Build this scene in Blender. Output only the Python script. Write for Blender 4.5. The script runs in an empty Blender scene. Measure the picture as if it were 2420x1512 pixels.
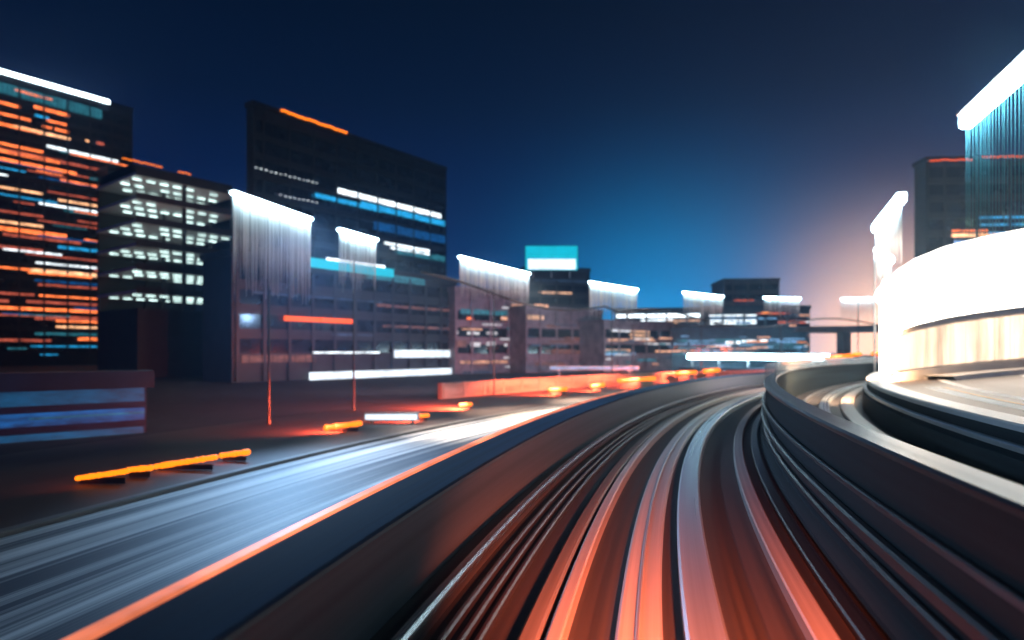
import bpy, bmesh, math, random
from math import radians as R, sin, cos, sqrt, atan2, hypot, pi
from mathutils import Vector, Matrix
random.seed(11)
S = bpy.context.scene
COL = S.collection

# ------------------------------------------------------------------ camera
FPX, UC, VH, CZ = 1465.0, 1209.5, 830.0, 2.8      # focal length, centre column and horizon row of the 2419-wide view
cam = bpy.data.cameras.new('camera'); co = bpy.data.objects.new('camera', cam); COL.objects.link(co)
co.location = (0, 0, CZ); co.rotation_euler = (R(90), 0, 0)
cam.sensor_width = 36; cam.lens = 36*FPX/2419; cam.shift_y = (VH-756)/2419
cam.clip_start = .05; cam.clip_end = 6000
cam.dof.use_dof = True; cam.dof.focus_distance = 9.0; cam.dof.aperture_fstop = 0.42
S.camera = co
# ------------------------------------------------------------------ world: deep blue dusk with the glow of the town and a painted bloom
w = bpy.data.worlds.new('World'); S.world = w; w.use_nodes = True
nt = w.node_tree; N = nt.nodes; L = nt.links; N.clear()
out = N.new('ShaderNodeOutputWorld'); bg = N.new('ShaderNodeBackground'); L.new(bg.outputs[0], out.inputs[0])
tc = N.new('ShaderNodeTexCoord'); sep = N.new('ShaderNodeSeparateXYZ')
L.new(tc.outputs['Generated'], sep.inputs[0])
ramp = N.new('ShaderNodeValToRGB'); L.new(sep.outputs[2], ramp.inputs[0])
e = ramp.color_ramp.elements
e[0].position = 0; e[0].color = (.0012, .026, .13, 1)
e[1].position = 1; e[1].color = (.0002, .003, .010, 1)
for p, c in ((.10, (.0008, .021, .122)), (.22, (.0005, .0125, .075)), (.36, (.0004, .0075, .034)), (.5, (.0003, .0050, .019))):
    k = ramp.color_ramp.elements.new(p); k.color = (*c, 1)
acc = ramp.outputs[0]
def glow(az, el, n, colr):
    global acc
    nrm = N.new('ShaderNodeVectorMath'); nrm.operation = 'NORMALIZE'; L.new(tc.outputs['Generated'], nrm.inputs[0])
    d = N.new('ShaderNodeVectorMath'); d.operation = 'DOT_PRODUCT'; L.new(nrm.outputs[0], d.inputs[0])
    d.inputs[1].default_value = (sin(R(az))*cos(R(el)), cos(R(az))*cos(R(el)), sin(R(el)))
    m = N.new('ShaderNodeMath'); m.operation = 'MAXIMUM'; L.new(d.outputs['Value'], m.inputs[0]); m.inputs[1].default_value = 0
    p = N.new('ShaderNodeMath'); p.operation = 'POWER'; L.new(m.outputs[0], p.inputs[0]); p.inputs[1].default_value = n
    s = N.new('ShaderNodeVectorMath'); s.operation = 'SCALE'; s.inputs[0].default_value = colr; L.new(p.outputs[0], s.inputs['Scale'])
    a = N.new('ShaderNodeVectorMath'); a.operation = 'ADD'; L.new(acc, a.inputs[0]); L.new(s.outputs[0], a.inputs[1]); acc = a.outputs[0]
glow(14, -3, 50, (.0, .66, 1.42))
glow(29, 0, 80, (.13, .07, .08))
glow(31.5, 0, 150, (3.3, 1.75, .9))  # bloom of the bright hall, put into the sky colour
L.new(acc, bg.inputs[0]); bg.inputs[1].default_value = 1.0
S.view_settings.view_transform = 'Standard'; S.view_settings.look = 'None'
S.view_settings.exposure = 0; S.view_settings.gamma = 1
S.cycles.use_denoising = True
S.cycles.max_bounces = 6; S.cycles.volume_bounces = 0
S.cycles.sample_clamp_indirect = 6; S.cycles.sample_clamp_direct = 0

# ------------------------------------------------------------------ helpers
def at(u, v, d):                       # world point seen at column u, row v, at depth d
    return Vector(((u-UC)*d/FPX, d, CZ-(v-VH)*d/FPX))
def tag(o, label=None, cat=None, group=None, kind=None):
    if label: o['label'] = label
    if cat: o['category'] = cat
    if group: o['group'] = group
    if kind: o['kind'] = kind
    return o
def empty(name, loc, rz=0):
    o = bpy.data.objects.new(name, None); COL.objects.link(o); o.location = loc; o.rotation_euler.z = rz
    o.empty_display_size = .3
    return o
def link(name, bm, mat, parent=None, smooth=False, loc=None):
    me = bpy.data.meshes.new(name); bm.to_mesh(me); bm.free()
    for m in (mat if isinstance(mat, (list, tuple)) else [mat]): me.materials.append(m)
    if smooth:
        for p in me.polygons: p.use_smooth = True
    o = bpy.data.objects.new(name, me); COL.objects.link(o)
    if parent: o.parent = parent
    if loc is not None: o.location = loc
    return o
def box(bm, x0, x1, y0, y1, z0, z1, mi=0):
    vs = [bm.verts.new(p) for p in ((x0,y0,z0),(x1,y0,z0),(x1,y1,z0),(x0,y1,z0),(x0,y0,z1),(x1,y0,z1),(x1,y1,z1),(x0,y1,z1))]
    for f in ((3,2,1,0),(4,5,6,7),(0,1,5,4),(1,2,6,5),(2,3,7,6),(3,0,4,7)):
        bm.faces.new([vs[i] for i in f]).material_index = mi
    return vs
def tube(bm, pts, rad, seg=8, cap=True, mi=0):
    rings = []
    n = len(pts)
    for i, p in enumerate(pts):
        t = (pts[min(i+1, n-1)]-pts[max(i-1, 0)]).normalized()
        a = t.cross(Vector((0,0,1)))
        if a.length < 1e-4: a = Vector((1,0,0))
        a.normalize(); b = t.cross(a)
        r = rad[i] if isinstance(rad, (list, tuple)) else rad
        rings.append([bm.verts.new(p+(a*cos(2*pi*k/seg)+b*sin(2*pi*k/seg))*r) for k in range(seg)])
    for i in range(n-1):
        for k in range(seg):
            f = bm.faces.new((rings[i][k], rings[i+1][k], rings[i+1][(k+1)%seg], rings[i][(k+1)%seg])); f.material_index = mi
    if cap:
        bm.faces.new(rings[0]).material_index = mi; bm.faces.new(rings[-1][::-1]).material_index = mi
CX, CY = 100.0, -16.5                   # the centre all tracks and roads bend round
def pol(r, a, z=0): return Vector((CX-r*cos(a), CY+r*sin(a), z))
def ang(p): return atan2(p[1]-CY, CX-p[0])
def sweep(bm, prof, a0, a1, n, closed=True, mi=0):
    """carry a cross-section (radius, height) round the bend; uv = metres along, metres across"""
    uv = bm.loops.layers.uv.verify()
    m = len(prof); acc_ = [0]
    for i in range(m): acc_.append(acc_[-1]+hypot(prof[(i+1)%m][0]-prof[i][0], prof[(i+1)%m][1]-prof[i][1]))
    rings = [[bm.verts.new(pol(r, a0+(a1-a0)*k/n, z)) for r, z in prof] for k in range(n+1)]
    for k in range(n):
        for i in range(m if closed else m-1):
            j = (i+1) % m
            f = bm.faces.new((rings[k][i], rings[k+1][i], rings[k+1][j], rings[k][j])); f.material_index = mi
            s0, s1 = (a0+(a1-a0)*k/n)*100, (a0+(a1-a0)*(k+1)/n)*100
            for lp, c in zip(f.loops, ((s0, acc_[i]), (s1, acc_[i]), (s1, acc_[i+1]), (s0, acc_[i+1]))): lp[uv].uv = c
    if closed:
        bm.faces.new(rings[0][::-1]); bm.faces.new(rings[-1])
def swept(name, prof, mat, parent=None, a0=R(4), a1=R(125), n=300, closed=True, smooth=False):
    bm = bmesh.new(); sweep(bm, prof, a0, a1, n, closed)
    bmesh.ops.recalc_face_normals(bm, faces=bm.faces[:])
    return link(name, bm, mat, parent, smooth)
def rect(r0, r1, z0, z1, c=0):
    if not c: return [(r0,z0),(r1,z0),(r1,z1),(r0,z1)]
    return [(r0,z0),(r1,z0),(r1,z1-c),(r1-c,z1),(r0+c,z1),(r0,z1-c)]

# ------------------------------------------------------------------ materials
def base(name):
    m = bpy.data.materials.new(name); m.use_nodes = True
    return m, m.node_tree.nodes, m.node_tree.links, m.node_tree.nodes['Principled BSDF']
def streaky(name, c0, c1, rough=.5, metal=0, along=.03, across=9, lo=.35, hi=.7, spec=.5):
    """surface streaked in lines that follow the track, imitating motion smear"""
    m, n, l, b = base(name)
    t = n.new('ShaderNodeTexCoord'); mp = n.new('ShaderNodeMapping'); mp.inputs['Scale'].default_value = (along, across, 1)
    nz = n.new('ShaderNodeTexNoise'); nz.inputs['Scale'].default_value = 1; nz.inputs['Detail'].default_value = 5; nz.inputs['Roughness'].default_value = .62
    l.new(t.outputs['UV'], mp.inputs[0]); l.new(mp.outputs[0], nz.inputs[0])
    r = n.new('ShaderNodeValToRGB'); r.color_ramp.elements[0].position = lo; r.color_ramp.elements[1].position = hi
    r.color_ramp.elements[0].color = (*c0, 1); r.color_ramp.elements[1].color = (*c1, 1)
    l.new(nz.outputs[0], r.inputs[0]); l.new(r.outputs[0], b.inputs['Base Color'])
    mr = n.new('ShaderNodeMapRange'); mr.inputs[3].default_value = max(.05, rough-.15); mr.inputs[4].default_value = rough+.15
    l.new(nz.outputs[0], mr.inputs[0]); l.new(mr.outputs[0], b.inputs['Roughness'])
    b.inputs['Metallic'].default_value = metal; b.inputs['Specular IOR Level'].default_value = spec
    return m
def solid(name, c, rough=.6, metal=0, var=.35, scale=.6):
    m, n, l, b = base(name)
    t = n.new('ShaderNodeTexCoord'); nz = n.new('ShaderNodeTexNoise'); nz.inputs['Scale'].default_value = scale; nz.inputs['Detail'].default_value = 6
    l.new(t.outputs['Object'], nz.inputs[0])
    r = n.new('ShaderNodeValToRGB'); r.color_ramp.elements[0].position = .3; r.color_ramp.elements[1].position = .7
    r.color_ramp.elements[0].color = (*[x*(1-var) for x in c], 1); r.color_ramp.elements[1].color = (*[min(1, x*(1+var)) for x in c], 1)
    l.new(nz.outputs[0], r.inputs[0]); l.new(r.outputs[0], b.inputs['Base Color'])
    b.inputs['Roughness'].default_value = rough; b.inputs['Metallic'].default_value = metal
    return m
def glowing(name, c, s, var=0, scale=(.5, .5, 2)):
    """a light-giving surface; var lets the rooms behind a row of panes differ"""
    m, n, l, b = base(name)
    b.inputs['Base Color'].default_value = (.02, .02, .02, 1)
    b.inputs['Emission Color'].default_value = (*c, 1); b.inputs['Emission Strength'].default_value = s
    if var:
        t = n.new('ShaderNodeTexCoord'); mp = n.new('ShaderNodeMapping'); mp.inputs['Scale'].default_value = scale
        nz = n.new('ShaderNodeTexNoise'); nz.inputs['Scale'].default_value = 1; nz.inputs['Detail'].default_value = 4; nz.inputs['Roughness'].default_value = .7
        l.new(t.outputs['Object'], mp.inputs[0]); l.new(mp.outputs[0], nz.inputs[0])
        r = n.new('ShaderNodeMapRange'); r.inputs[1].default_value = .33; r.inputs[2].default_value = .68
        r.inputs[3].default_value = s*(1-var); r.inputs[4].default_value = s*(1+var)
        l.new(nz.outputs[0], r.inputs[0]); l.new(r.outputs[0], b.inputs['Emission Strength'])
    return m
M = {}
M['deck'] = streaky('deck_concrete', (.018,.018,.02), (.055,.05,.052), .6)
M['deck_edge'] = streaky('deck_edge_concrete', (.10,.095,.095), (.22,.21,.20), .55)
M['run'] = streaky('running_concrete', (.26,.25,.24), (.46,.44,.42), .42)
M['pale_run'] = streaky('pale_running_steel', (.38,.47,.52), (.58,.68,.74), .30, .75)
M['steel'] = streaky('rail_steel', (.30,.31,.33), (.60,.61,.63), .28, .9)
M['dark_steel'] = streaky('dark_steel', (.03,.03,.035), (.09,.09,.10), .38, .6)
M['cable'] = streaky('cable_sheath', (.02,.02,.025), (.06,.055,.06), .35)
M['parapet'] = streaky('parapet_concrete', (.055,.075,.10), (.11,.14,.175), .6, across=4)
M['cap'] = streaky('sky_blue_cap', (.008,.035,.08), (.02,.07,.15), .8, across=4, spec=.1)  # darkened, with the blue of the sky light put into the colour
M['wall'] = streaky('dividing_wall_concrete', (.007,.012,.017), (.030,.048,.058), .75, across=3, spec=.15)
M['coping'] = streaky('coping_metal', (.30,.33,.36), (.55,.58,.6), .32, .5)
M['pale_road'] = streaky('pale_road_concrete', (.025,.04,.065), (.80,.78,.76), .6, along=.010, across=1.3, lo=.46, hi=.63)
M['asphalt'] = streaky('road_asphalt', (.030,.022,.024), (.085,.065,.065), .6, along=.02, across=1.2)
M['rim'] = streaky('white_rim', (.62,.62,.62), (.84,.84,.83), .4, across=3)
M['plaza'] = streaky('plaza_paving', (.022,.014,.012), (.06,.040,.032), .45, along=.05, across=1.0)
M['line'] = streaky('white_line_paint', (.6,.6,.6), (.85,.85,.85), .5)
M['yellow_line'] = streaky('orange_line_paint', (.75,.32,.05), (.85,.42,.08), .5)
M['ground'] = solid('ground', (.03,.032,.04), .8)
M['barrier'] = streaky('barrier_concrete', (.10,.08,.075), (.40,.34,.31), .6, along=.12, across=.8)
M['b_dark'] = solid('dark_facade', (.016,.020,.028), .5)
M['b_blue'] = solid('blue_grey_facade', (.025,.08,.12), .5)
M['b_navy'] = solid('navy_panels', (.008,.03,.085), .45)
M['b_brown'] = solid('brown_facade', (.12,.085,.085), .6)
M['b_mauve'] = solid('haze_mauve_facade', (.20,.16,.18), .7)  # purple haze put into the facade colour
M['b_white'] = solid('white_shell', (.78,.77,.76), .35, var=.06)
M['glass_dark'] = solid('dark_glass', (.012,.016,.022), .12)
M['metal'] = solid('lamp_metal', (.45,.46,.48), .4, .7)
M['rod'] = solid('pale_streak_rods', (.78,.80,.82), .35, .1, var=.1)
M['rod_teal'] = solid('teal_streak_rods', (.05,.30,.38), .4, .1, var=.1)  # dim teal of the light streaks, put into the rods
M['orange'] = glowing('orange_window', (1, .20, .05), 2.2, .8, (.35, .5, 3))
M['salmon'] = glowing('salmon_window', (1, .19, .11), .62, .8, (.35, .5, 3))
M['warm'] = glowing('warm_window', (1, .50, .25), 2.0, .7)
M['white'] = glowing('white_window', (.85, .95, 1), 2.4, .6)
M['cyan'] = glowing('cyan_window', (.02, .42, .85), 1.1, .6)
M['teal'] = glowing('teal_window', (.05, .38, .5), .45, .7)
M['blue'] = glowing('blue_window', (.002, .12, .40), .6, .7)
M['lamp'] = glowing('lamp_white', (.60, .90, 1), 38)
M['roof_lamp'] = glowing('roof_lamp_white', (.72, .92, 1), 9)
M['amber'] = glowing('amber_lamp', (1, .20, .004), 2.2)
M['red'] = glowing('red_lamp', (1, .10, .008), 1.9)
M['dim'] = glowing('dim_window', (1, .36, .28), .16, .8)
M['dimblue'] = glowing('dim_blue_window', (.2, .5, 1), .12, .8)
M['warmdim'] = glowing('dim_warm_window', (1, .48, .28), .9, .8)
M['warm2'] = glowing('small_warm_window', (1, .55, .33), .9, .6)
M['white2'] = glowing('small_white_window', (.9, .92, 1), 1.2, .5)
M['white4'] = glowing('bright_strip', (.85, .95, 1), 4, .3)
M['paledim'] = glowing('pale_dim_window', (.8, .78, .82), .9, .7)
M['paleblue'] = glowing('pale_blue_window', (.22, .5, .85), .75, .6)
M['paleblue2'] = glowing('pale_blue_band', (.30, .52, .95), 1.1, .4)
M['red2'] = glowing('red_dots', (1, .17, .06), .8, .7, (2, 2, 2))
M['orange2'] = glowing('orange_dots', (1, .28, .02), 1.4, .5)
M['cyan2'] = glowing('dim_cyan_line', (.03, .30, .55), .35, .7)
M['dimblue2'] = glowing('dim_blue_front', (.0, .07, .17), .85, .5)
M['strip'] = glowing('salmon_edge_glow', (1, .24, .11), 1.0, .7, (.4, .4, .4))  # light on the parapet edge, put in as glow
M['sign_cyan'] = glowing('cyan_board', (.0, .56, .75), 1.05, .12, (.2, .2, .2))
M['sign_white'] = glowing('white_board', (.80, .90, 1), 1.6, .3, (.35, .35, .35))
M['hall'] = glowing('hall_glazing', (1, .84, .68), 13, .3, (.3, .3, .3))
M['hall_warm'] = glowing('hall_lower_glow', (1, .70, .48), 1.7, .5, (.5, .5, .1))
def mk_glass():
    m, n, l, b = base('screen_glass')
    b.inputs['Base Color'].default_value = (.5, .62, .70, 1); b.inputs['Roughness'].default_value = .12
    b.inputs['Alpha'].default_value = .30
    return m
M['screen'] = mk_glass()

# ------------------------------------------------------------------ ground and roads
bm = bmesh.new(); box(bm, -510, 510, -110, 710, -1.9, -1.5)
tag(link('ground', bm, M['ground']), kind='structure')
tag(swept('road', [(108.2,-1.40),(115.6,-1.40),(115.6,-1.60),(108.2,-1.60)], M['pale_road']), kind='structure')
tag(swept('asphalt_road', [(115.9,-1.42),(127.8,-1.42),(127.8,-1.60),(115.9,-1.60)], M['asphalt']), kind='structure')
tag(swept('kerb', rect(115.6,115.9,-1.6,-1.27,.03), M['deck_edge']), kind='structure')
# the raised plaza inside the bend, in front of the bright hall
tag(swept('plaza', [(60,1.40),(94.3,1.40),(94.3,-1.55),(60,-1.55)], M['plaza']), kind='structure')
for r0, r1, mt in ((91.6,92.0,'line'), (87.2,87.9,'line'), (86.85,87.15,'yellow_line'), (92.75,93.25,'line'), (92.5,92.65,'yellow_line')):
    tag(swept('road_marking', [(r0,1.404),(r1,1.404)], M[mt], closed=False, a0=R(8), a1=R(26) if r0 > 92 else R(120)), kind='structure')

# ------------------------------------------------------------------ our guideway
gw = tag(empty('guideway', pol(101.4, R(10), 0)), 'curving concrete guideway with red-lit running strips in the foreground', 'guideway')
def gpart(name, prof, mat, root=gw, **k):
    o = swept(name, prof, mat, root, **k); o.matrix_parent_inverse = Matrix.Translation(-root.location); return o
gpart('deck', [(98.7,-1.52),(105.0,-1.52),(105.0,0),(98.7,0)], M['deck'])
gpart('parapet', [(103.85,.004),(104.75,.004),(104.75,.94),(104.69,1.0),(103.91,1.0),(103.85,.94)], M['parapet'])
gpart('parapet_cap', rect(103.82,104.55,1.002,1.04,.01), M['cap'])  # added to darken the parapet top
gpart('edge_glow', rect(104.57,104.70,1.0,1.06,.01), M['strip'], a0=R(4), a1=R(25))  # added glow imitating the brightly lit parapet edge
gpart('guide_rail', rect(103.28,103.42,.10,.30,.03), M['steel'])
for r in (103.12, 102.94, 102.78): gpart('cable', rect(r-.035,r+.035,.004,.10,.02), M['cable'])
gpart('power_rail', rect(102.2,102.40,.004,.16,.03), M['deck_edge'])
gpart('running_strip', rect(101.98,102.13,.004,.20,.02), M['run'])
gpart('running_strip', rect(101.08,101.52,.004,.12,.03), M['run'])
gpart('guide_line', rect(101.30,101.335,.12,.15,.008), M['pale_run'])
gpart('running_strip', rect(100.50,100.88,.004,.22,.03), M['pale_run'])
gpart('guide_rail', rect(99.48,99.72,.004,.16,.02), M['run'])
gpart('cable_duct', rect(99.05,99.25,.004,.10,.02), M['dark_steel'])

# ------------------------------------------------------------------ wall between the guideways
dw = tag(empty('dividing_wall', pol(98.9, R(10), 0)), 'long curved wall with metal coping between the two guideways', 'wall')
def dpart(name, prof, mat, **k): return gpart(name, prof, mat, dw, **k)
dpart('wall', [(98.50,-1.5),(98.69,-1.5),(98.95,.004),(98.95,.12),(98.80,.22),(98.80,1.72),(98.50,1.72)], M['wall'])
dpart('coping', rect(98.46,98.86,1.722,1.80,.03), M['dark_steel'])
dpart('handrail', rect(98.83,98.90,1.15,1.22,.015), M['dark_steel'])
dpart('conduit', rect(98.803,98.93,.72,.85,.03), M['dark_steel'])
dpart('conduit', rect(98.803,98.90,.45,.55,.03), M['dark_steel'])
dpart('glass_screen', rect(98.81,98.83,1.802,2.30), M['screen'], a0=R(22))
dpart('glass_screen', rect(98.49,98.51,1.802,2.30), M['screen'], a0=R(22))

# ------------------------------------------------------------------ second guideway
g2 = tag(empty('guideway', pol(96.3, R(20), 0)), 'second guideway with pale strips between the dividing wall and the white-rimmed plaza', 'guideway')
def g2p(name, prof, mat, **k): return gpart(name, prof, mat, g2, **k)
g2p('deck', [(95.2,-1.52),(98.49,-1.52),(98.49,.25),(95.2,.25)], M['deck'])
g2p('running_strip', rect(96.55,96.95,.254,.42,.03), M['pale_run'])
g2p('running_strip', rect(95.55,96.10,.254,.40,.03), M['run'])
g2p('guide_rail', rect(97.55,97.70,.254,.45,.02), M['steel'])
# rim wall of the plaza
rw = tag(empty('rim_wall', pol(94.8, R(20), 0)), 'brown curved wall under the white rim of the plaza', 'wall')
def rpart(name, prof, mat, **k): return gpart(name, prof, mat, rw, **k)
rpart('wall', [(94.31,-1.5),(95.18,-1.5),(95.18,.9),(94.95,1.0),(94.95,1.36),(94.31,1.36)], M['wall'])
rpart('rim', rect(94.32,95.02,1.362,1.50,.04), M['rim'])
rpart('pipe', rect(95.0,95.14,1.02,1.14,.03), M['coping'])

# ------------------------------------------------------------------ outer barrier wall
bw = tag(empty('barrier_wall', pol(128, R(40), -1.5)), 'long low barrier wall lit orange on the outer side of the road', 'wall')
gpart('wall', rect(128.2,128.6,-1.55,-.05,.04), M['barrier'], bw, a0=R(34))
bm = bmesh.new()
for k in range(0, 150):
    a = R(34.1)+k*3.0/128
    if a > R(124): break
    p = pol(128.12, a, 0); t = Vector((sin(a), cos(a), 0)); nrm = Vector((-cos(a), sin(a), 0))
    q = [p+t*s*.16+nrm*h for s, h in ((-1,.03),(1,.03),(1,.2),(-1,.2))]
    lo = [bm.verts.new((x.x, x.y, -1.5)) for x in q]; hi = [bm.verts.new((x.x, x.y, .0)) for x in q]
    for i in range(4): bm.faces.new((lo[i], lo[(i+1)%4], hi[(i+1)%4], hi[i]))
    bm.faces.new(hi)
o = link('pilasters', bm, M['barrier'], bw); o.name = 'pilaster'; o.matrix_parent_inverse = Matrix.Translation(-bw.location)

# ------------------------------------------------------------------ street lights
LAMPZ = 11.0
def street_light(label, uv0, uv1, rods, spot=None, ztop=LAMPZ, pole=True, thick=.15, dens=6, back=(1, .60, .62), polex=0, rod=1, glowmat='lamp'):  # head stretched and rods added to imitate the lamp's streaked light
    def gp(u, v):
        d = (ztop-CZ)*FPX/(VH-v); p = at(u, v, d); return Vector((p.x, p.y, 0))
    p0, p1 = gp(*uv0), gp(*uv1)
    mid = (p0+p1)/2; dx = p1-p0; Ln = dx.length; rz = atan2(dx.y, dx.x)
    root = tag(empty('street_light', (mid.x, mid.y, -1.5), rz), label, 'street light', 'street lights round the bend')
    top = ztop+1.5
    bm = bmesh.new(); box(bm, -Ln/2, Ln/2, -.22, .22, top, top+thick)
    bmesh.ops.bevel(bm, geom=bm.edges[:], offset=.07, segments=2, affect='EDGES')
    link('lamp_head', bm, M[glowmat], root)
    bm = bmesh.new(); box(bm, -Ln/2-.1, Ln/2+.1, -.25, .25, top+thick+.004, top+thick+.06)
    link('lamp_cover', bm, M['metal'], root)
    rr = random.Random(label)
    bm = bmesh.new(); n = max(8, int(Ln*dens)); x = -Ln/2+.1
    while x < Ln/2-.1:
        ln = rods*(.65+.35*rr.random())
        tube(bm, [Vector((x, 0, top-.06)), Vector((x, 0, top-ln*.5)), Vector((x, 0, top-ln))], [.06*rod*(.6+.5*rr.random()), .04*rod, .006], 5)
        x += (1/dens)*(.5+rr.random())
    link('streak_rods', bm, M['rod' if rod > .4 else 'rod_teal'], root, smooth=True)
    if pole:
        bm = bmesh.new(); X = polex*Ln/2; tube(bm, [Vector((X, .42, 0)), Vector((X, .42, .6)), Vector((X, .42, top+.15))], [.14, .08, .06], 10)
        box(bm, X-.3, X+.3, .12, .72, 0, .08)
        link('pole', bm, M['dark_steel'] if polex == 0 else M['metal'], root)
    if spot:
        for (r, a, energy, colr) in spot:
            ld = bpy.data.lights.new('lamp_spot', 'SPOT'); ld.energy = energy; ld.color = colr
            ld.spot_size = R(52); ld.spot_blend = 1; ld.shadow_soft_size = .6
            lo = bpy.data.objects.new('lamp_spot', ld); COL.objects.link(lo)
            src = Vector((mid.x, mid.y, ztop-.4)); tgt = pol(r, a, -1.4)
            c2 = Vector((CX, CY, 0)); src += (Vector((c2.x-src.x, c2.y-src.y, 0)).normalized())*.9
            lo.parent = root
            mw = Matrix.Translation(src) @ (tgt-src).to_track_quat('-Z', 'Y').to_matrix().to_4x4()
            lo.matrix_basis = (Matrix.Translation(root.location) @ Matrix.Rotation(rz, 4, 'Z')).inverted() @ mw
    if spot and back:                        # added tinted spot, brightening the fronts behind the lamp
        ld = bpy.data.lights.new('lamp_spot', 'SPOT'); ld.energy = 15000; ld.color = back; ld.spot_size = R(110); ld.spot_blend = 1; ld.shadow_soft_size = .6
        lo = bpy.data.objects.new('lamp_spot', ld); COL.objects.link(lo); lo.parent = root
        od = Vector((mid.x-CX, mid.y-CY, 0)).normalized(); src = Vector((mid.x, mid.y, ztop-1))+od*1.2
        mw = Matrix.Translation(src) @ (od+Vector((0, 0, -.35))).to_track_quat('-Z', 'Y').to_matrix().to_4x4()
        lo.matrix_basis = (Matrix.Translation(root.location) @ Matrix.Rotation(rz, 4, 'Z')).inverted() @ mw
    return root
W = (.95, .95, 1.0); WW = (1, .74, .52)
street_light('street light with long rods beside the six-floor lit car park', (548,458), (735,522), 5.4, [(111, R(27), 75000, (1,.84,.70)), (111, R(23), 14000, (.8,.86,1)), (109.5, R(19), 24000, (.35,.62,1))], dens=8, back=False)  # bluish spot added for the sky's blue on the road
street_light('short street light above the cyan shop sign', (800,545), (890,570), 4.2, [(112, R(32), 110000, WW)], back=False)
street_light('street light left of the roof with the cyan billboard', (1085,609), (1250,649), 3.6, [(112, R(37), 150000, WW), (112, R(44), 120000, WW)])
street_light('street light right of the roof with the cyan billboard', (1392,668), (1506,686), 4.4, [(113, R(50), 60000, WW)], back=(.35, .6, 1))
street_light('street light left of the dim brown far tower', (1614,692), (1708,702), 3.6, [(113, R(58), 40000, WW)], back=(.15, .6, 1))
street_light('street light in front of the dim brown far tower', (1804,704), (1891,706), 3.2)
street_light('farthest street light, between the brown far tower and the bright hall', (1986,707.5), (2070,705), 4.4)
street_light('tall steep street light left of the bright hall', (2068,549), (2131,477), 3.4, [(96.4, R(25), 900, WW)], polex=-.9, thick=.5, rod=.5, dens=4)
street_light('small street light close under the tall steep one', (2072,598), (2106,622), 2.6, [(100, R(34), 3000, WW)], back=False, polex=-.6, thick=.5)
street_light('low street light peeping over the roof of the bright hall', (2135,645), (2188,652), 2.2, back=False)
street_light('nearest and largest street light at the right edge above the bright hall', (2280,306), (2560,60), 6.0, dens=5.5, pole=False, thick=.55, rod=.26)

# ------------------------------------------------------------------ buildings
class Facade:
    """a building whose lit face runs from its right corner towards the left"""
    def __init__(s, name, label, cat, u, d, vroof, length, thick, mat, heading=37, zbase=-1.5, group=None, floors=3.6, bands=True, glz=True, pier=6.0):
        s.P = Vector(((u-UC)*d/FPX, d, 0)); s.h = R(heading); s.t = Vector((-sin(s.h), -cos(s.h), 0))
        if length < 0: length = s.s_of(-length)          # a negative length gives the column of the left corner
        s.zb = zbase; s.top = CZ+(VH-vroof)*d/FPX; s.len = length
        s.root = tag(empty(name, (s.P.x, s.P.y, zbase), atan2(s.t.y, s.t.x)), label, cat, group)
        H = s.top-zbase; s.H = H
        # local: +x along the face to the left, -y... outwards is +y side chosen so that it faces the camera
        n = Vector((-s.t.y, s.t.x, 0)); s.out = 1 if n.dot(-s.P) > 0 else -1
        o = s.out; bm = bmesh.new()
        box(bm, 0, length, *sorted((0, -o*thick)), 0, H)
        k = floors
        box(bm, -.3, length+.3, *sorted((-.25*0+o*.35, -o*(thick+.3))), H+.004, H+.9)
        if bands:
            while k < H-1:
                box(bm, -.12, length+.12, *sorted((o*.003, o*.28)), k-.55, k-.05); k += floors
        if pier:
            x = 0
            while x < length:
                box(bm, x, x+.5, *sorted((o*.282, o*.42)), 0, H); x += pier
        s.body = link('wall', bm, M[mat], s.root)
        if glz:
            k = floors; bm = bmesh.new()
            while k < H-floors:
                box(bm, .6, length-.6, *sorted((o*.003, o*.05)), k+.7, k+floors-.75); k += floors
            link('glazing', bm, M['glass_dark'], s.root)
    def s_of(s, u):                    # distance along the face of the point seen at column u
        k = (u-UC)/FPX
        return (s.P.x-k*s.P.y)/(k*s.t.y-s.t.x)
    def z_of(s, x, v): return CZ+(VH-v)*(s.P.y+x*s.t.y)/FPX-s.zb
    def pane(s, u0, u1, v, h, mat, name='window', proud=.30, mull=1.6, dep=.06, vend=None):
        """a lit strip seen from column u0 to u1, its middle at row v (at u0), h rows high"""
        x1, x0 = s.s_of(u0), s.s_of(u1); x0 = max(x0, .1); x1 = min(x1, s.len-.1)
        if x1-x0 < .3: return
        zc = s.z_of(x1, v); hh = h*(s.P.y+x1*s.t.y)/FPX/2
        bm = bmesh.new(); x = x0; o = s.out
        while x < x1:
            e_ = min(x+mull, x1)
            box(bm, x, max(x+.05, e_-.14), *sorted((o*proud, o*(proud+dep))), zc-hh, zc+hh); x = e_
        return link(name, bm, M[mat], s.root)
    def beads(s, u0, u1, v, mat, size=.22, gap=.75, name='lamp_string', proud=.5, jit=.12):
        x1, x0 = s.s_of(u0), s.s_of(u1); zc = s.z_of(x1, v); bm = bmesh.new(); x = x0
        while x <= x1:
            bmesh.ops.create_icosphere(bm, subdivisions=1, radius=size, matrix=Matrix.Translation((x, s.out*proud, zc+random.uniform(-jit, jit)))); x += gap
        bm2 = bmesh.new(); box(bm2, x0-.3, x1+.3, *sorted((s.out*.36, s.out*(proud-size*.5))), zc-.07, zc+.07)
        r = link(name, bm, M[mat], s.root); link('lamp_rail', bm2, M['metal'], s.root)
        return r

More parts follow.
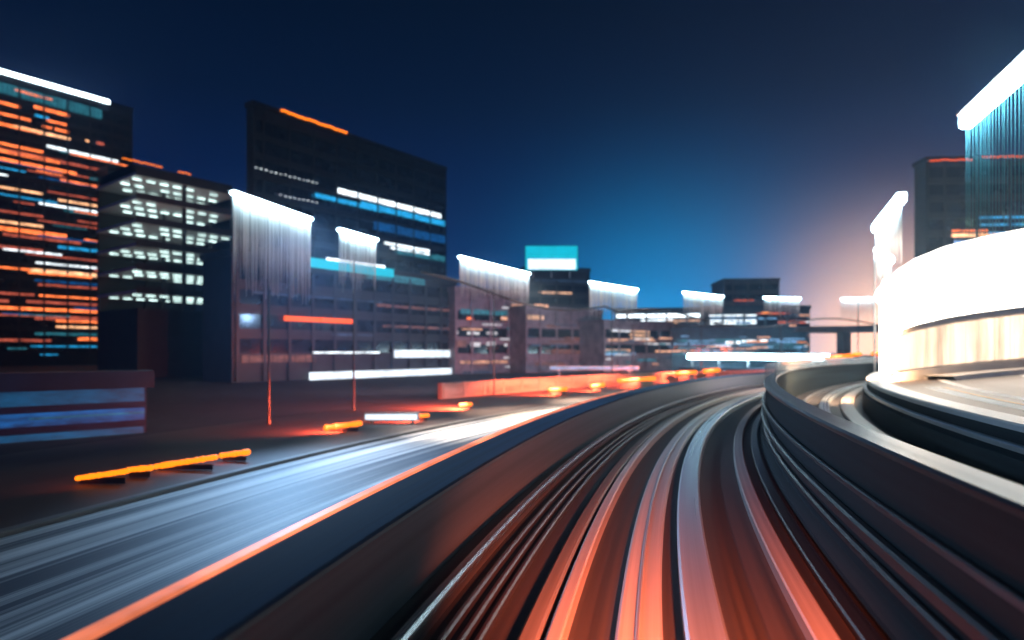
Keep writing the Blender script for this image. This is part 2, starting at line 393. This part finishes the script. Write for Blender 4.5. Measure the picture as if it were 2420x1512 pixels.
# --- tall office tower at the left edge
T = Facade('office_tower', 'tall office tower at the left edge with orange lit floors and a white roof light', 'tower', 312, 205, 262, 78, 40, 'b_dark', floors=3.7)
T.pane(-40, 258, 170, 11, 'roof_lamp', 'roof_light', proud=.45, mull=200)
for o in T.root.children:
    if o.name.startswith('roof_light'): o.location.z += 1.5
T.pane(-40, 240, 196, 26, 'teal', 'parapet_glow', mull=1.1)  # glowing band imitates roof light falling on the parapet
rows = [(32,122,212,8,'orange'),(-40,48,232,10,'orange'),(78,162,252,11,'orange'),(-40,72,258,9,'orange'),(80,115,272,8,'cyan'),(108,160,284,8,'orange'),
 (-40,96,283,11,'orange'),(98,122,298,7,'orange'),(128,162,305,9,'orange'),(30,165,298,10,'warm'),(-40,105,330,9,'orange'),(-40,140,347,13,'orange'),(200,212,332,7,'warm'),(225,245,337,9,'salmon'),
 (-40,180,368,12,'orange'),(108,278,345,9,'white'),(140,282,358,6,'teal'),(140,235,382,9,'salmon'),(-40,60,388,5,'cyan'),(-40,18,405,5,'white'),(62,160,402,5,'salmon'),(165,302,412,5,'salmon'),
 (90,250,418,6,'blue'),(140,302,425,8,'orange'),(-40,100,435,7,'warm'),(110,300,452,6,'salmon'),(-40,135,452,6,'cyan'),(135,302,472,7,'warm'),(90,258,480,7,'white'),(30,80,476,5,'salmon'),
 (-40,105,492,8,'salmon'),(150,310,497,8,'teal'),(-40,104,517,8,'warm'),(-40,158,534,14,'orange'),(180,310,522,7,'salmon'),(5,190,553,9,'salmon'),(120,250,560,6,'blue'),(-40,102,578,10,'salmon'),
 (135,308,583,10,'cyan'),(5,145,588,6,'white'),(82,256,620,6,'white'),(-40,70,628,7,'orange'),(70,256,638,13,'warm'),(256,308,636,7,'salmon'),(80,256,662,8,'blue'),(88,300,672,7,'salmon'),
 (-40,80,690,9,'salmon'),(90,256,698,6,'orange'),(-40,20,708,11,'salmon'),(60,300,712,9,'salmon'),(-40,256,725,11,'orange'),(-40,300,742,7,'salmon'),(80,250,752,8,'salmon'),(130,302,758,7,'orange'),
 (130,265,772,7,'warm'),(270,300,775,7,'warm'),(80,256,788,9,'teal'),(-40,120,803,9,'salmon'),(182,308,801,10,'orange'),(70,245,818,5,'cyan'),(92,136,838,4,'cyan')]
for u0, u1, v, h, m_ in rows: T.pane(u0, u1, v, h*.68, m_, mull=random.choice((2.2, 3.4, 5.2)))

# --- dark building behind with amber roof lamps
D0 = Facade('dark_tower', 'unlit tower with amber roof lamps between the orange-lit tower and the car park', 'tower', 600, 230, 470, -255, 12, 'b_dark', glz=False)
D0.beads(286, 380, 374, 'amber', .26, .6); D0.beads(420, 447, 406, 'amber', .26, .6)

# --- open car park with six lit floors

def car_park():
    u1, d, h = 562, 112.0, R(37)
    P = Vector(((u1-UC)*d/FPX, d, 0)); t = Vector((-sin(h), -cos(h), 0))
    k = (325-UC)/FPX; Ln = (P.x-k*P.y)/(k*t.y-t.x)
    root = tag(empty('car_park', (P.x, P.y, -1.5), atan2(t.y, t.x)), 'open car park with six stacked white-lit floors, right of the orange-lit tower', 'car park')
    n = Vector((-t.y, t.x, 0)); o = 1 if n.dot(-P) > 0 else -1
    zs = [13.6+k*3.75 for k in range(6)]
    bm = bmesh.new(); box(bm, 0, Ln, *sorted((0, -o*16)), 0, zs[0]-2.4); link('wall', bm, M['b_dark'], root)
    bm = bmesh.new(); box(bm, 0, Ln, *sorted((-o*15.6, -o*16)), zs[0]-2.39, zs[-1]); link('back_wall', bm, M['b_dark'], root)
    for z in zs:
        bm = bmesh.new(); box(bm, -.3, Ln+.3, *sorted((o*.2, -o*15.59)), z, z+.45); slab = bm
        bm = bmesh.new(); box(bm, -.3, Ln+.3, *sorted((o*.204, o*.32)), z-.05, z+1.0); link('rail_panel', bm, M['b_dark'], root)
        bm = slab; x = .6
        while x < Ln-.8:
            for y in (2.0, 6.5, 11):
                if random.random() < .82: box(bm, x, x+1.3, *sorted((-o*y, -o*(y+.22))), z-.26, z-.14, 1)
            x += 2.1
        link('floor_slab', bm, [M['b_white'], M['tube']], root)
    bm = bmesh.new(); x = .4
    while x < Ln:
        for y in (.4, 8, 15): box(bm, x, x+.5, *sorted((-o*y, -o*(y+.5))), zs[0]-2.39, zs[-1]-.004)
        x += 8.5
    link('column', bm, M['b_dark'], root)
    bm = bmesh.new(); box(bm, 0, Ln, *sorted((-.0-o*2, -o*15)), zs[-1]+.454, zs[-1]+2.2); link('roof_plant', bm, M['b_dark'], root)
M['tube'] = glowing('tube_light', (.72, 1, .95), 3.0, .5, (.3, .3, .3))
car_park()

# --- big dark tower with cyan floor bands
D1 = Facade('dark_tower', 'big dark tower with orange roof lamps and bright cyan floor bands', 'tower', 1052, 170, 402, -598, 2.5, 'b_dark', floors=4)
D1.beads(662, 815, 262, 'amber', .3, .55)
# the lamps stand on a roof house
for u0, u1, v, h, m_ in ((735,900,462,5,'cyan'),(795,1040,450,12,'white'),(740,1050,458,6,'cyan'),(850,1050,482,14,'cyan'),(880,1050,532,20,'blue'),(905,1015,574,6,'white'),(920,1012,585,5,'white'),(930,1050,592,14,'teal'),
     (600,700,428,12,'b_glim')):
    if m_ == 'b_glim': continue
    D1.pane(u0, u1, v, h, m_, mull=random.choice((1.5, 2.5, 4)))
D1.beads(602, 745, 397, 'white', .13, 1.1); D1.beads(650, 745, 459, 'white', .13, 1.1)

# --- commercial block behind the first street lights
CB = Facade('commercial_block', 'dark commercial block with a cyan shop sign, red light row and white light box', 'building', 1075, 120, 672, -548, 8, 'b_dark', floors=3.4, pier=4)
CB.pane(722, 922, 620, 22, 'sign_cyan', 'shop_sign', proud=.6, mull=60, dep=.3)
CB.pane(760, 900, 612, 6, 'white', 'sign_tube', proud=.95, mull=1.5)
CB.pane(663, 826, 752, 11, 'red', 'red_light', proud=.6, mull=6.2, dep=.2)
CB.pane(735, 892, 833, 4, 'white', proud=.5, mull=.5)
CB.pane(925, 1062, 836, 18, 'sign_white', 'window', proud=.5, mull=4.4)
CB.pane(722, 1066, 893, 26, 'sign_white', 'light_box', proud=.7, mull=12, dep=.35)
for u0, u1, v, h, m_ in ((566,742,848,18,'dim'),(566,742,955,22,'dim'),(590,700,690,6,'dimblue'),(720,900,700,5,'dimblue'),(860,1000,650,16,'teal'),(880,1060,720,7,'dim'),(900,1060,770,6,'dim'),(780,880,790,5,'dimblue')):
    CB.pane(u0, u1, v, h, m_, mull=random.choice((1.8, 3)))



# --- low dark podium with blue shop fronts at the far left
LS = Facade('hoarding', 'low navy hoarding with dim blue lit panels at the far left below the orange-lit tower', 'hoarding', 346, 33, 915, 40, 1, 'b_navy', heading=48, bands=False, pier=0, glz=False, floors=50)
for u0, u1, v, h, m_ in ((-200,340,952,40,'dimblue2'),(-200,340,1008,34,'blue'),(60,340,990,5,'cyan2'),(-200,338,1070,50,'dimblue2'),(90,338,1042,4,'cyan2')):
    LS.pane(u0, u1, v, h, m_, 'lit_panel', mull=7, proud=.05 if h > 10 else .12)

# --- mid-rise blocks stepping down behind the road, purple haze put into their mauve
BLOCKS = []
def midrise(label, ur, d, vroof, wid_u, mat, wins, heading=50, name='apartment_block', cat='building', fl=3.2):
    f = Facade(name, label, cat, ur, d, vroof, 1, 16, mat, heading=heading, floors=fl, pier=0) if False else None
    h = R(heading); P = Vector(((ur-UC)*d/FPX, d, 0)); t = Vector((-sin(h), -cos(h), 0)); k = (ur-wid_u-UC)/FPX
    Ln = (P.x-k*P.y)/(k*t.y-t.x)
    f = Facade(name, label, cat, ur, d, vroof, Ln, 16, mat, heading=heading, floors=fl, pier=4.5)
    for u0, u1, v, hh, m_ in wins: f.pane(u0, u1, v, hh, m_, mull=random.choice((1.2, 2.2)))
    if mat == 'b_mauve': BLOCKS.append((f, ur-wid_u, ur, vroof+25, 872, 14, ['warmdim','dim','paledim','teal','dimblue']))
    return f
midrise('mauve block below the street light left of the cyan billboard', 1240, 128, 700, 165, 'b_mauve',
  [(1085,1210,735,12,'teal'),(1205,1232,722,8,'warmdim'),(1180,1216,752,8,'warmdim'),(1100,1116,752,6,'orange'),(1055,1080,786,6,'paledim'),(1100,1130,787,7,'paledim'),(1146,1172,787,7,'paledim'),(1196,1222,788,5,'paledim'),(1056,1100,812,16,'dim'),(1108,1132,814,10,'paledim'),(1145,1168,812,9,'paledim'),(1188,1215,815,6,'paledim'),(1085,1200,856,6,'warmdim'),(1090,1170,880,5,'dimblue')])
midrise('mauve block with few lit windows below the roof with the cyan billboard', 1420, 135, 742, 178, 'b_mauve',
  [(1258,1292,718+4,9,'warmdim'),(1240,1282,749,10,'warm2'),(1290,1310,770,8,'dim'),(1330,1380,800,8,'dim'),(1285,1320,830,7,'dim'),(1300,1400,832,9,'dim'),(1260,1330,860,7,'dim')])
midrise('mauve block with rows of small warm windows right of the few-windowed mauve block', 1585, 140, 772, 160, 'b_mauve',
  [(1440,1486,778+3,5,'white2'),(1486,1532,783,5,'warm2'),(1484,1532,791,5,'warm2'),(1486,1540,799,5,'warm2'),(1432,1482,803,5,'warmdim'),(1495,1545,804,4,'warmdim'),(1420,1486,828,6,'warmdim'),(1420,1500,836,6,'paleblue'),(1520,1580,812,4,'paledim'),(1545,1583,830,5,'warmdim')])
M_extra = 0

# --- dark block carrying the cyan billboard
BB = midrise('dark block carrying the cyan and white billboard', 1392, 165, 642, 150, 'b_dark', [(1271,1350,691,5,'warm2'),(1262,1390,662,4,'dimblue')], heading=75)
def billboard():
    d = 160; a = at(1240, 640, d); b = at(1366, 640, d); c = (a+b)/2; zt = at(1240, 580, d).z; zb = a.z
    root = tag(empty('billboard', (c.x, c.y, zb)), 'cyan illuminated billboard with a white lower half on a dark roof', 'billboard')
    wd = (b.x-a.x)/2; H = zt-zb
    bm = bmesh.new(); box(bm, -wd, wd, 0, .8, 0, H); link('frame', bm, M['b_dark'], root)
    bm = bmesh.new(); box(bm, -wd+.15, wd-.15, -.12, -.004, .2, H-.15); link('cyan_panel', bm, M['sign_cyan'], root)
    bm = bmesh.new(); box(bm, -wd+.8, wd-.7, -.24, -.13, .4, H*.46); link('white_panel', bm, M['sign_white'], root)
    bm = bmesh.new()
    for x in (-wd*.7, 0, wd*.7): box(bm, x-.15, x+.15, .81, 1.1, -1.6, H*.8)
    link('strut', bm, M['metal'], root)
billboard()
midrise('dim brown far tower between two street lights', 1840, 190, 664, 130, 'b_brown', [(1732,1780,710,3,'red2'),(1735,1800,735,4,'dim')], heading=95, name='far_tower', cat='tower')

# --- long low buildings with lit strips towards the centre of the bend
def lowblock(label, ul, ur, d0, vroof, head, mat, wins, thick=14, group=None, name='low_building'):
    h = R(head); P = Vector(((ur-UC)*d0/FPX, d0, 0)); t = Vector((-sin(h), -cos(h), 0)); k = (ul-UC)/FPX
    Ln = (P.x-k*P.y)/(k*t.y-t.x)
    f = Facade(name, label, 'building', ur, d0, vroof, Ln, thick, mat, heading=head, floors=3.3, pier=5, glz=True)
    BLOCKS.append((f, ul+10, ur, vroof+8, 838, 22, ['teal','paleblue','white2','warmdim','dimblue','orange2','paleblue']))
    for x in wins: f.pane(*x[:5], name=x[5] if len(x) > 5 else 'window', mull=random.choice((1.4, 2.4)))
    return f
lowblock('long low building with a bright white roof strip left of the dim brown far tower', 1452, 1672, 158, 734, 100, 'b_blue',
  [(1455,1668,747,8,'white4','roof_light'),(1512,1590,757,4,'white'),(1527,1600,765,4,'warm'),(1570,1668,758,4,'warm2'),(1600,1655,768,4,'white'),(1480,1600,778,4,'paleblue')])
lowblock('long low building with stacked pale blue window lines below the dim brown far tower', 1660, 1912, 150, 730, 98, 'b_blue',
  [(1674,1786,746,3,'white'),(1674,1786,752,3,'paleblue'),(1676,1786,758,3,'white'),(1676,1786,764,4,'white'),(1790,1834,753,4,'paleblue'),(1786,1864,741,3,'red2'),(1732,1836,776,5,'warm'),(1836,1908,762,4,'red2'),(1836,1908,757,3,'dim'),(1700,1732,776,4,'orange2'),(1650,1676,780,4,'orange2')])
lowblock('low teal building with scattered window lines behind the superbright canopy', 1585, 1905, 136, 782, 97, 'b_blue',
  [(1597,1790,805,4,'teal'),(1590,1720,813,4,'paleblue'),(1712,1748,809,6,'white'),(1750,1812,806,6,'white'),(1815,1842,803,6,'paleblue'),(1845,1905,801,4,'paleblue'),(1600,1690,822,4,'teal'),(1665,1782,835,4,'white'),(1640,1700,829,4,'paleblue'),(1700,1790,824,3,'warmdim'),(1580,1640,829,4,'warmdim'),(1590,1650,836,4,'teal'),(1800,1890,822,4,'teal'),(1700,1900,815,3,'teal')])
M_done = 0

# --- platform canopy with the superbright light line
def canopy():
    a, b = at(1634, 856, 128), at(1966, 838, 108); a.z = b.z = 0
    dx = b-a; Ln = dx.length; rz = atan2(dx.y, dx.x); c = (a+b)/2
    root = tag(empty('platform_canopy', (c.x, c.y, -1.5), rz), 'long platform canopy with a superbright white light line', 'canopy')
    zt = 2.25
    bm = bmesh.new(); box(bm, -Ln/2-1, Ln/2+1, -1.6, 1.6, zt+1.5, zt+1.75); link('roof', bm, M['metal'], root)
    bm = bmesh.new(); x = -Ln/2
    while x < Ln/2: box(bm, x, min(x+2.3, Ln/2), -1.7, -1.4, zt+.50, zt+1.49); x += 2.34
    link('light_line', bm, M['lamp'], root)
    bm = bmesh.new(); x = -Ln/2
    while x < Ln/2: box(bm, x, x+.25, -.2, .2, .1, zt+1.49); x += 6
    link('post', bm, M['metal'], root)
    bm = bmesh.new(); box(bm, -Ln/2-2, Ln/2+2, -2, 2.5, 0, 1.1); link('platform', bm, M['b_blue'], root)
canopy()
# blue awning light left of it
def light_box(label, u0, v0, u1, v1, d, hpx, mat):
    a, b = at(u0, v0, d), at(u1, v1, d); c = (a+b)/2; hz = hpx*d/FPX/2; wd = (b.x-a.x)/2
    root = tag(empty('light_box', (c.x, c.y, -1.5)), label, 'light box')
    zc = c.z+1.5
    bm = bmesh.new(); box(bm, -wd, wd, -.15, 0, zc-hz, zc+hz); link('panel', bm, M[mat], root)
    bm = bmesh.new(); box(bm, -wd-.1, wd+.1, .004, .4, zc-hz-.1, zc+hz+.1); link('housing', bm, M['metal'], root)
    bm = bmesh.new()
    for x in (-wd*.8, wd*.8): box(bm, x-.08, x+.08, .1, .3, 0, zc-hz-.1)
    link('post', bm, M['metal'], root)
light_box('long blue light box beyond the orange barrier wall', 1300, 873, 1508, 866, 105, 6, 'paleblue')
light_box('short white light box on the road side between two amber light bars', 864, 988, 985, 982, 36, 12, 'sign_white')

# --- far viaduct
def viaduct():
    root = tag(empty('viaduct', (75, 150, -1.5)), 'dark far viaduct deck running level to the bright hall', 'viaduct')
    bm = bmesh.new(); n = 40; prev = None
    pts = [(1560, 762, 150, 776), (1800, 772, 140, 784), (2000, 770, 130, 784), (2120, 766, 124, 782), (2400, 758, 112, 776)]
    rings = []
    for u, v0, d, v1 in pts:
        p, q = at(u, v0, d)-root.location, at(u, v1, d)-root.location
        rings.append([bm.verts.new(x) for x in ((p.x,p.y,p.z),(p.x+2,p.y+9,p.z),(q.x+2,q.y+9,q.z),(q.x,q.y,q.z))])
    for r0, r1 in zip(rings, rings[1:]):
        for i in range(4): bm.faces.new((r0[i], r1[i], r1[(i+1)%4], r0[(i+1)%4]))
    bm.faces.new(rings[0][::-1]); bm.faces.new(rings[-1]); bmesh.ops.recalc_face_normals(bm, faces=bm.faces[:])
    link('deck', bm, M['b_brown'], root)
    for u, v0, d, v1 in pts:
        q = at(u, v1, d)-root.location; bm = bmesh.new(); box(bm, q.x+.5, q.x+2, q.y+2, q.y+5, 0, q.z-.004); link('pier', bm, M['b_brown'], root)
viaduct()

# --- overhead cable strung along the street lights
def cable():
    pts = []
    for k in range(60):
        a = R(31)+k*R(1.2); pts.append(pol(124.8, a, 8.0+.9*cos(k*.42)+(-.9 if a > R(45) else 0)))
    root = empty('overhead_cable', pts[0]); tag(root, 'thick dark overhead cable curving past the street lights', 'cable')
    bm = bmesh.new(); tube(bm, [p-root.location for p in pts], .11, 8); link('cable_line', bm, M['cable'], root, True)
cable()

rw_ = random.Random(5)
def fill(f, u0, u1, v0, v1, n, mats, wmin, wmax, hmin=2, hmax=5):
    for _ in range(n):
        u = rw_.uniform(u0, u1); f.pane(u, min(u+rw_.uniform(wmin, wmax), u1), rw_.uniform(v0, v1), rw_.uniform(hmin, hmax), rw_.choice(mats), mull=rw_.choice((1.2, 2.4)), proud=.44)
fill(T, -40, 300, 330, 830, 26, ['salmon','salmon','orange','teal','blue'], 40, 180, 2.5, 5)
for f, u0, u1, v0, v1, n, ms in BLOCKS: fill(f, u0, u1, v0, v1, n, ms, 12, 60)

# ------------------------------------------------------------------ tower at the right edge
RT = Facade('dark_tower', 'dark tower at the right edge with red roof lamps and cyan and amber window bands', 'tower', 2700, 118, 372, -2188, 4, 'b_dark', heading=94, floors=3.4)
RT.beads(2190, 2292, 381, 'red', .16, .45); RT.beads(2318, 2640, 373, 'red', .16, .45)
for u0, u1, v, h, m_ in ((2308,2640,515,5,'cyan'),(2312,2640,532,5,'cyan'),(2245,2330,546,4,'orange'),(2245,2400,557,8,'warm'),(2330,2640,552,6,'cyan'),(2250,2380,573,8,'paleblue2'),(2380,2640,570,5,'cyan'),(2262,2404,592,7,'warm'),(2360,2640,585,5,'cyan'),(2200,2300,610,5,'dim'),(2340,2640,606,5,'cyan')):
    RT.pane(u0, u1, v, h, m_, mull=random.choice((1.2, 3)))

# ------------------------------------------------------------------ bright hall inside the bend
def hall():
    root = tag(empty('bright_hall', (13, 30, 1.4)), 'glaring white rounded hall with glowing glazing on the plaza at the right', 'hall')
    O = root.location
    # plan of the wall: rounded nose at the left, then running away to the right; height grows to the right
    plan = [(2116,900,30.6),(2104,902,30.0),(2094,904,29.4),(2092,905,29.0),(2100,906,28.8),(2120,905,28.9),(2160,900,30.2),(2230,890,33.2),(2320,880,37.5),(2419,872,42.5),(2560,864,50)]
    base_ = []
    for u, v, d in plan:
        p = at(u, VH, d); base_.append(Vector((p.x, p.y, 0)))
    tops = [5.2,5.3,5.5,5.8,6.2,6.6,7.3,8.4,9.7,11.2,13.6]
    def band(name, f0, f1, off0, off1, mat, only=None, sub=6, thk=.25):
        # ring between fraction f0 and f1 of the height, pushed out by off
        bm = bmesh.new(); pts = []
        n = len(base_)
        for i in range(n-1):
            for k in range(sub):
                s = k/sub; pts.append((base_[i].lerp(base_[i+1], s), tops[i]*(1-s)+tops[i+1]*s))
        pts.append((base_[-1], tops[-1]))
        vs = []
        for i, (p, t) in enumerate(pts):
            q = pts[min(i+1, len(pts)-1)][0]-pts[max(i-1, 0)][0]; nn = Vector((-q.y, q.x, 0)).normalized()*-1
            if nn.dot(-p) < 0 and i > 20: nn = -nn
            hgt = t-1.4
            row = []
            for f, o in ((f0, off0), (f1, off1)):
                z = f*hgt
                row.append(bm.verts.new(Vector((p.x-O.x+nn.x*o, p.y-O.y+nn.y*o, z))))
            for f, o in ((f1, off1-thk), (f0, off0-thk)):
                z = f*hgt
                row.append(bm.verts.new(Vector((p.x-O.x+nn.x*o, p.y-O.y+nn.y*o, z))))
            vs.append(row)
        for i in range(len(vs)-1):
            if only and not (only[0] <= i < only[1]): continue
            for k in range(4): bm.faces.new((vs[i][k], vs[i+1][k], vs[i+1][(k+1)%4], vs[i][(k+1)%4]))
        bmesh.ops.delete(bm, geom=[v for v in bm.verts if not v.link_faces], context='VERTS')
        bmesh.ops.recalc_face_normals(bm, faces=bm.faces[:])
        return link(name, bm, mat, root)
    band('plinth', .0, .08, .12, .12, M['b_white'])
    band('step', .0, .035, 1.5, 1.4, M['b_white'], thk=1.25, only=(37, 60))
    band('lower_wall', .08, .42, 0, 0, M['b_white'])
    nseg = (len(base_)-1)*24
    for q in range(0, nseg-8, 9): band('lower_glow', .10, .40, .10, .10, M['hall_warm'], only=(q, q+8), sub=24)  # panels glow in place of the lit beige of the lower wall
    band('sill', .42, .46, .18, .18, M['b_white'])
    band('glazing', .46, .93, .0, .0, M['hall'])
    band('roof_edge', .93, 1.0, .45, .30, M['hall_roof'])
    band('column_glow', .08, .93, .26, .26, M['hall_roof'], only=(10, 25))  # white column at the nose, brightened by added glow
    bm = bmesh.new(); pts = [(p, t) for p, t in zip(base_, tops)]
    rows_ = []
    for f, lift in ((0, 0), (.12, .35), (.35, .7), (1, 1.0)):
        rows_.append([bm.verts.new((p.x-O.x+f*(22-(p.x-O.x)*.2), p.y-O.y+f*16, (t-1.4)+lift)) for p, t in pts])
    for r0, r1 in zip(rows_, rows_[1:]):
        for i in range(len(r0)-1): bm.faces.new((r0[i], r0[i+1], r1[i+1], r1[i]))
    bmesh.ops.recalc_face_normals(bm, faces=bm.faces[:])
    link('roof', bm, M['hall_roof'], root, True)
M['hall_roof'] = glowing('hall_roof_light', (1, .90, .82), 5)  # roof shell made to glow for its blown-out white
hall()

# ------------------------------------------------------------------ amber light bars along the road
amb = [(184,1130,300,1113,'amber light bar at the far left end of the row above the road'),(304,1110,356,1105,'short amber light bar second from the left end of the row'),
 (370,1102,508,1080,'longest amber light bar left of the short white light box'),(524,1076,584,1068,'short amber light bar just right of the longest one'),
 (772,1010,850,1000,'glowing amber light bar left of the short white light box'),(975,984,1010,981,'small amber light bar on the right end of the white light box'),
 (1088,957,1112,955,'tiny amber light bar on the reddish road before the barrier wall glow'),(1299,921,1336,919,'amber light bar at the left of the orange-lit barrier wall'),
 (1398,912,1424,909,'small amber light bar left of the long one on the orange-lit barrier wall'),(1462,899,1545,894,'long amber light bar in front of the orange-lit barrier wall'),
 (1600,882,1642,879,'amber light bar under the left end of the superbright canopy'),(1665,877,1697,874,'amber light bar right of the canopy end, last before the glass screen'),
 (1853,857,1914,851,'amber light bar under the right half of the superbright canopy'),(1950,846,2010,840,'amber light bar at the right end of the superbright canopy'),
 (2019,837,2031,836,'tiny amber light bar left of the bright hall'),(2062,835,2086,833,'amber light bar touching the bright hall in the view')]
lowl = {0,1,2,3,4,5,6,7,8,9,10,11}
for i, (u0, v0, u1, v1, lab) in enumerate(amb):
    vm = (v0+v1)/2; d = 3.92*FPX/(vm-VH)
    if i >= 7: d = min(d, (0,0,0,0,0,0,0,60,66,72,84,88,80,84,86,88)[i])
    a, b = at(u0, v0, d), at(u1, v1, d); c = (a+b)/2; zg = -1.4
    root = tag(empty('light_bar', (c.x, c.y, zg), atan2(b.y-a.y, b.x-a.x)), lab, 'warning light', 'amber light bars along the road')
    Ln = (b-a).length; rr = max(.05, d*(7.5 if i < 5 else 5.5)/FPX); n = max(2, int(Ln/(rr*.95)))
    bm = bmesh.new()
    for k in range(n+1):
        p = a.lerp(b, k/n)-c
        bmesh.ops.create_icosphere(bm, subdivisions=2, radius=rr*random.uniform(.8, 1.05), matrix=Matrix.Translation((p.length*(1 if k > n/2 else -1), 0, p.z+c.z-zg)))
    link('amber_bulb', bm, M['amber'], root, True)
    bm = bmesh.new(); box(bm, -Ln*.46, Ln*.46, -rr*.3, rr*.3, 0, max(.05, c.z-zg-rr*.7)); bmesh.ops.bevel(bm, geom=bm.edges[:], offset=.015, segments=1, affect='EDGES')
    link('plinth', bm, M['cable'], root)
    en = {0:6,1:3,2:12,3:20,4:600,5:800,6:3800,7:3000,8:2600,9:2600,10:1800,11:500,12:500,13:600,14:300,15:600}[i]
    ld = bpy.data.lights.new('bulb_light', 'SPOT'); ld.energy = en*11; ld.color = (1, .10, .035); ld.shadow_soft_size = .3
    ld.spot_size = R(125); ld.spot_blend = 1
    lo = bpy.data.objects.new('bulb_light', ld); COL.objects.link(lo); lo.parent = root
    lo.location = (0, -rr-.5, c.z-zg+.6)
    od = Vector((c.x-CX, c.y-CY, 0)).normalized()+Vector((0, 0, -.55))
    lo.rotation_euler = (Matrix.Rotation(-root.rotation_euler.z, 3, 'Z') @ od).to_track_quat('-Z', 'Y').to_euler()

# ------------------------------------------------------------------ headlights of the train that carries the camera
def headlight(x, y, z, aim, energy, colr, size=60, soft=.12):
    ld = bpy.data.lights.new('train_headlight', 'SPOT'); ld.energy = energy; ld.color = colr; ld.spot_size = R(size); ld.spot_blend = 1; ld.shadow_soft_size = soft
    lo = bpy.data.objects.new('train_headlight', ld); COL.objects.link(lo); lo.location = (x, y, z)
    lo.rotation_euler = (Vector(aim)-lo.location).to_track_quat('-Z', 'Y').to_euler()
headlight(1.1, .4, 1.9, (1.45, 6.0, 0), 24000, (1, .15, .055), 44)

# ------------------------------------------------------------------ haze
def haze():
    m = bpy.data.materials.new('haze'); m.use_nodes = True; n = m.node_tree.nodes; n.clear()
    o = n.new('ShaderNodeOutputMaterial'); v = n.new('ShaderNodeVolumePrincipled')
    v.inputs['Color'].default_value = (.34, .62, 1, 1); v.inputs['Density'].default_value = .0010; v.inputs['Anisotropy'].default_value = .72
    m.node_tree.links.new(v.outputs[0], o.inputs['Volume'])
    bm = bmesh.new(); box(bm, -520, 520, -120, 720, -2.9, 95)
    tag(link('haze', bm, m), kind='stuff')
haze()

# added ball and spots at the hall's nose, for bloom and warm spill
hr = bpy.data.objects['bright_hall']
bm = bmesh.new(); bmesh.ops.create_icosphere(bm, subdivisions=2, radius=.45)
lamp = link('nose_glow', bm, M['hall'], hr, True, (17.1-hr.location.x, 27.9-hr.location.y, 5.0-hr.location.z))
for name, en, size, blend, dr, dz in (('hall_glow_spot', 26000, 165, .35, (-.05, -.1, 1), 0), ('hall_glow_spot', 19000, 95, 1, (.15, .8, -.45), -.4)):
    ld = bpy.data.lights.new(name, 'SPOT'); ld.energy = en; ld.color = (1, .56, .28); ld.shadow_soft_size = .5
    ld.spot_size = R(size); ld.spot_blend = blend
    lo = bpy.data.objects.new(name, ld); COL.objects.link(lo); lo.parent = hr
    lo.location = (16.6-hr.location.x, 26.9-hr.location.y, 4.1+dz-hr.location.z)
    lo.rotation_euler = Vector(dr).to_track_quat('-Z', 'Y').to_euler()
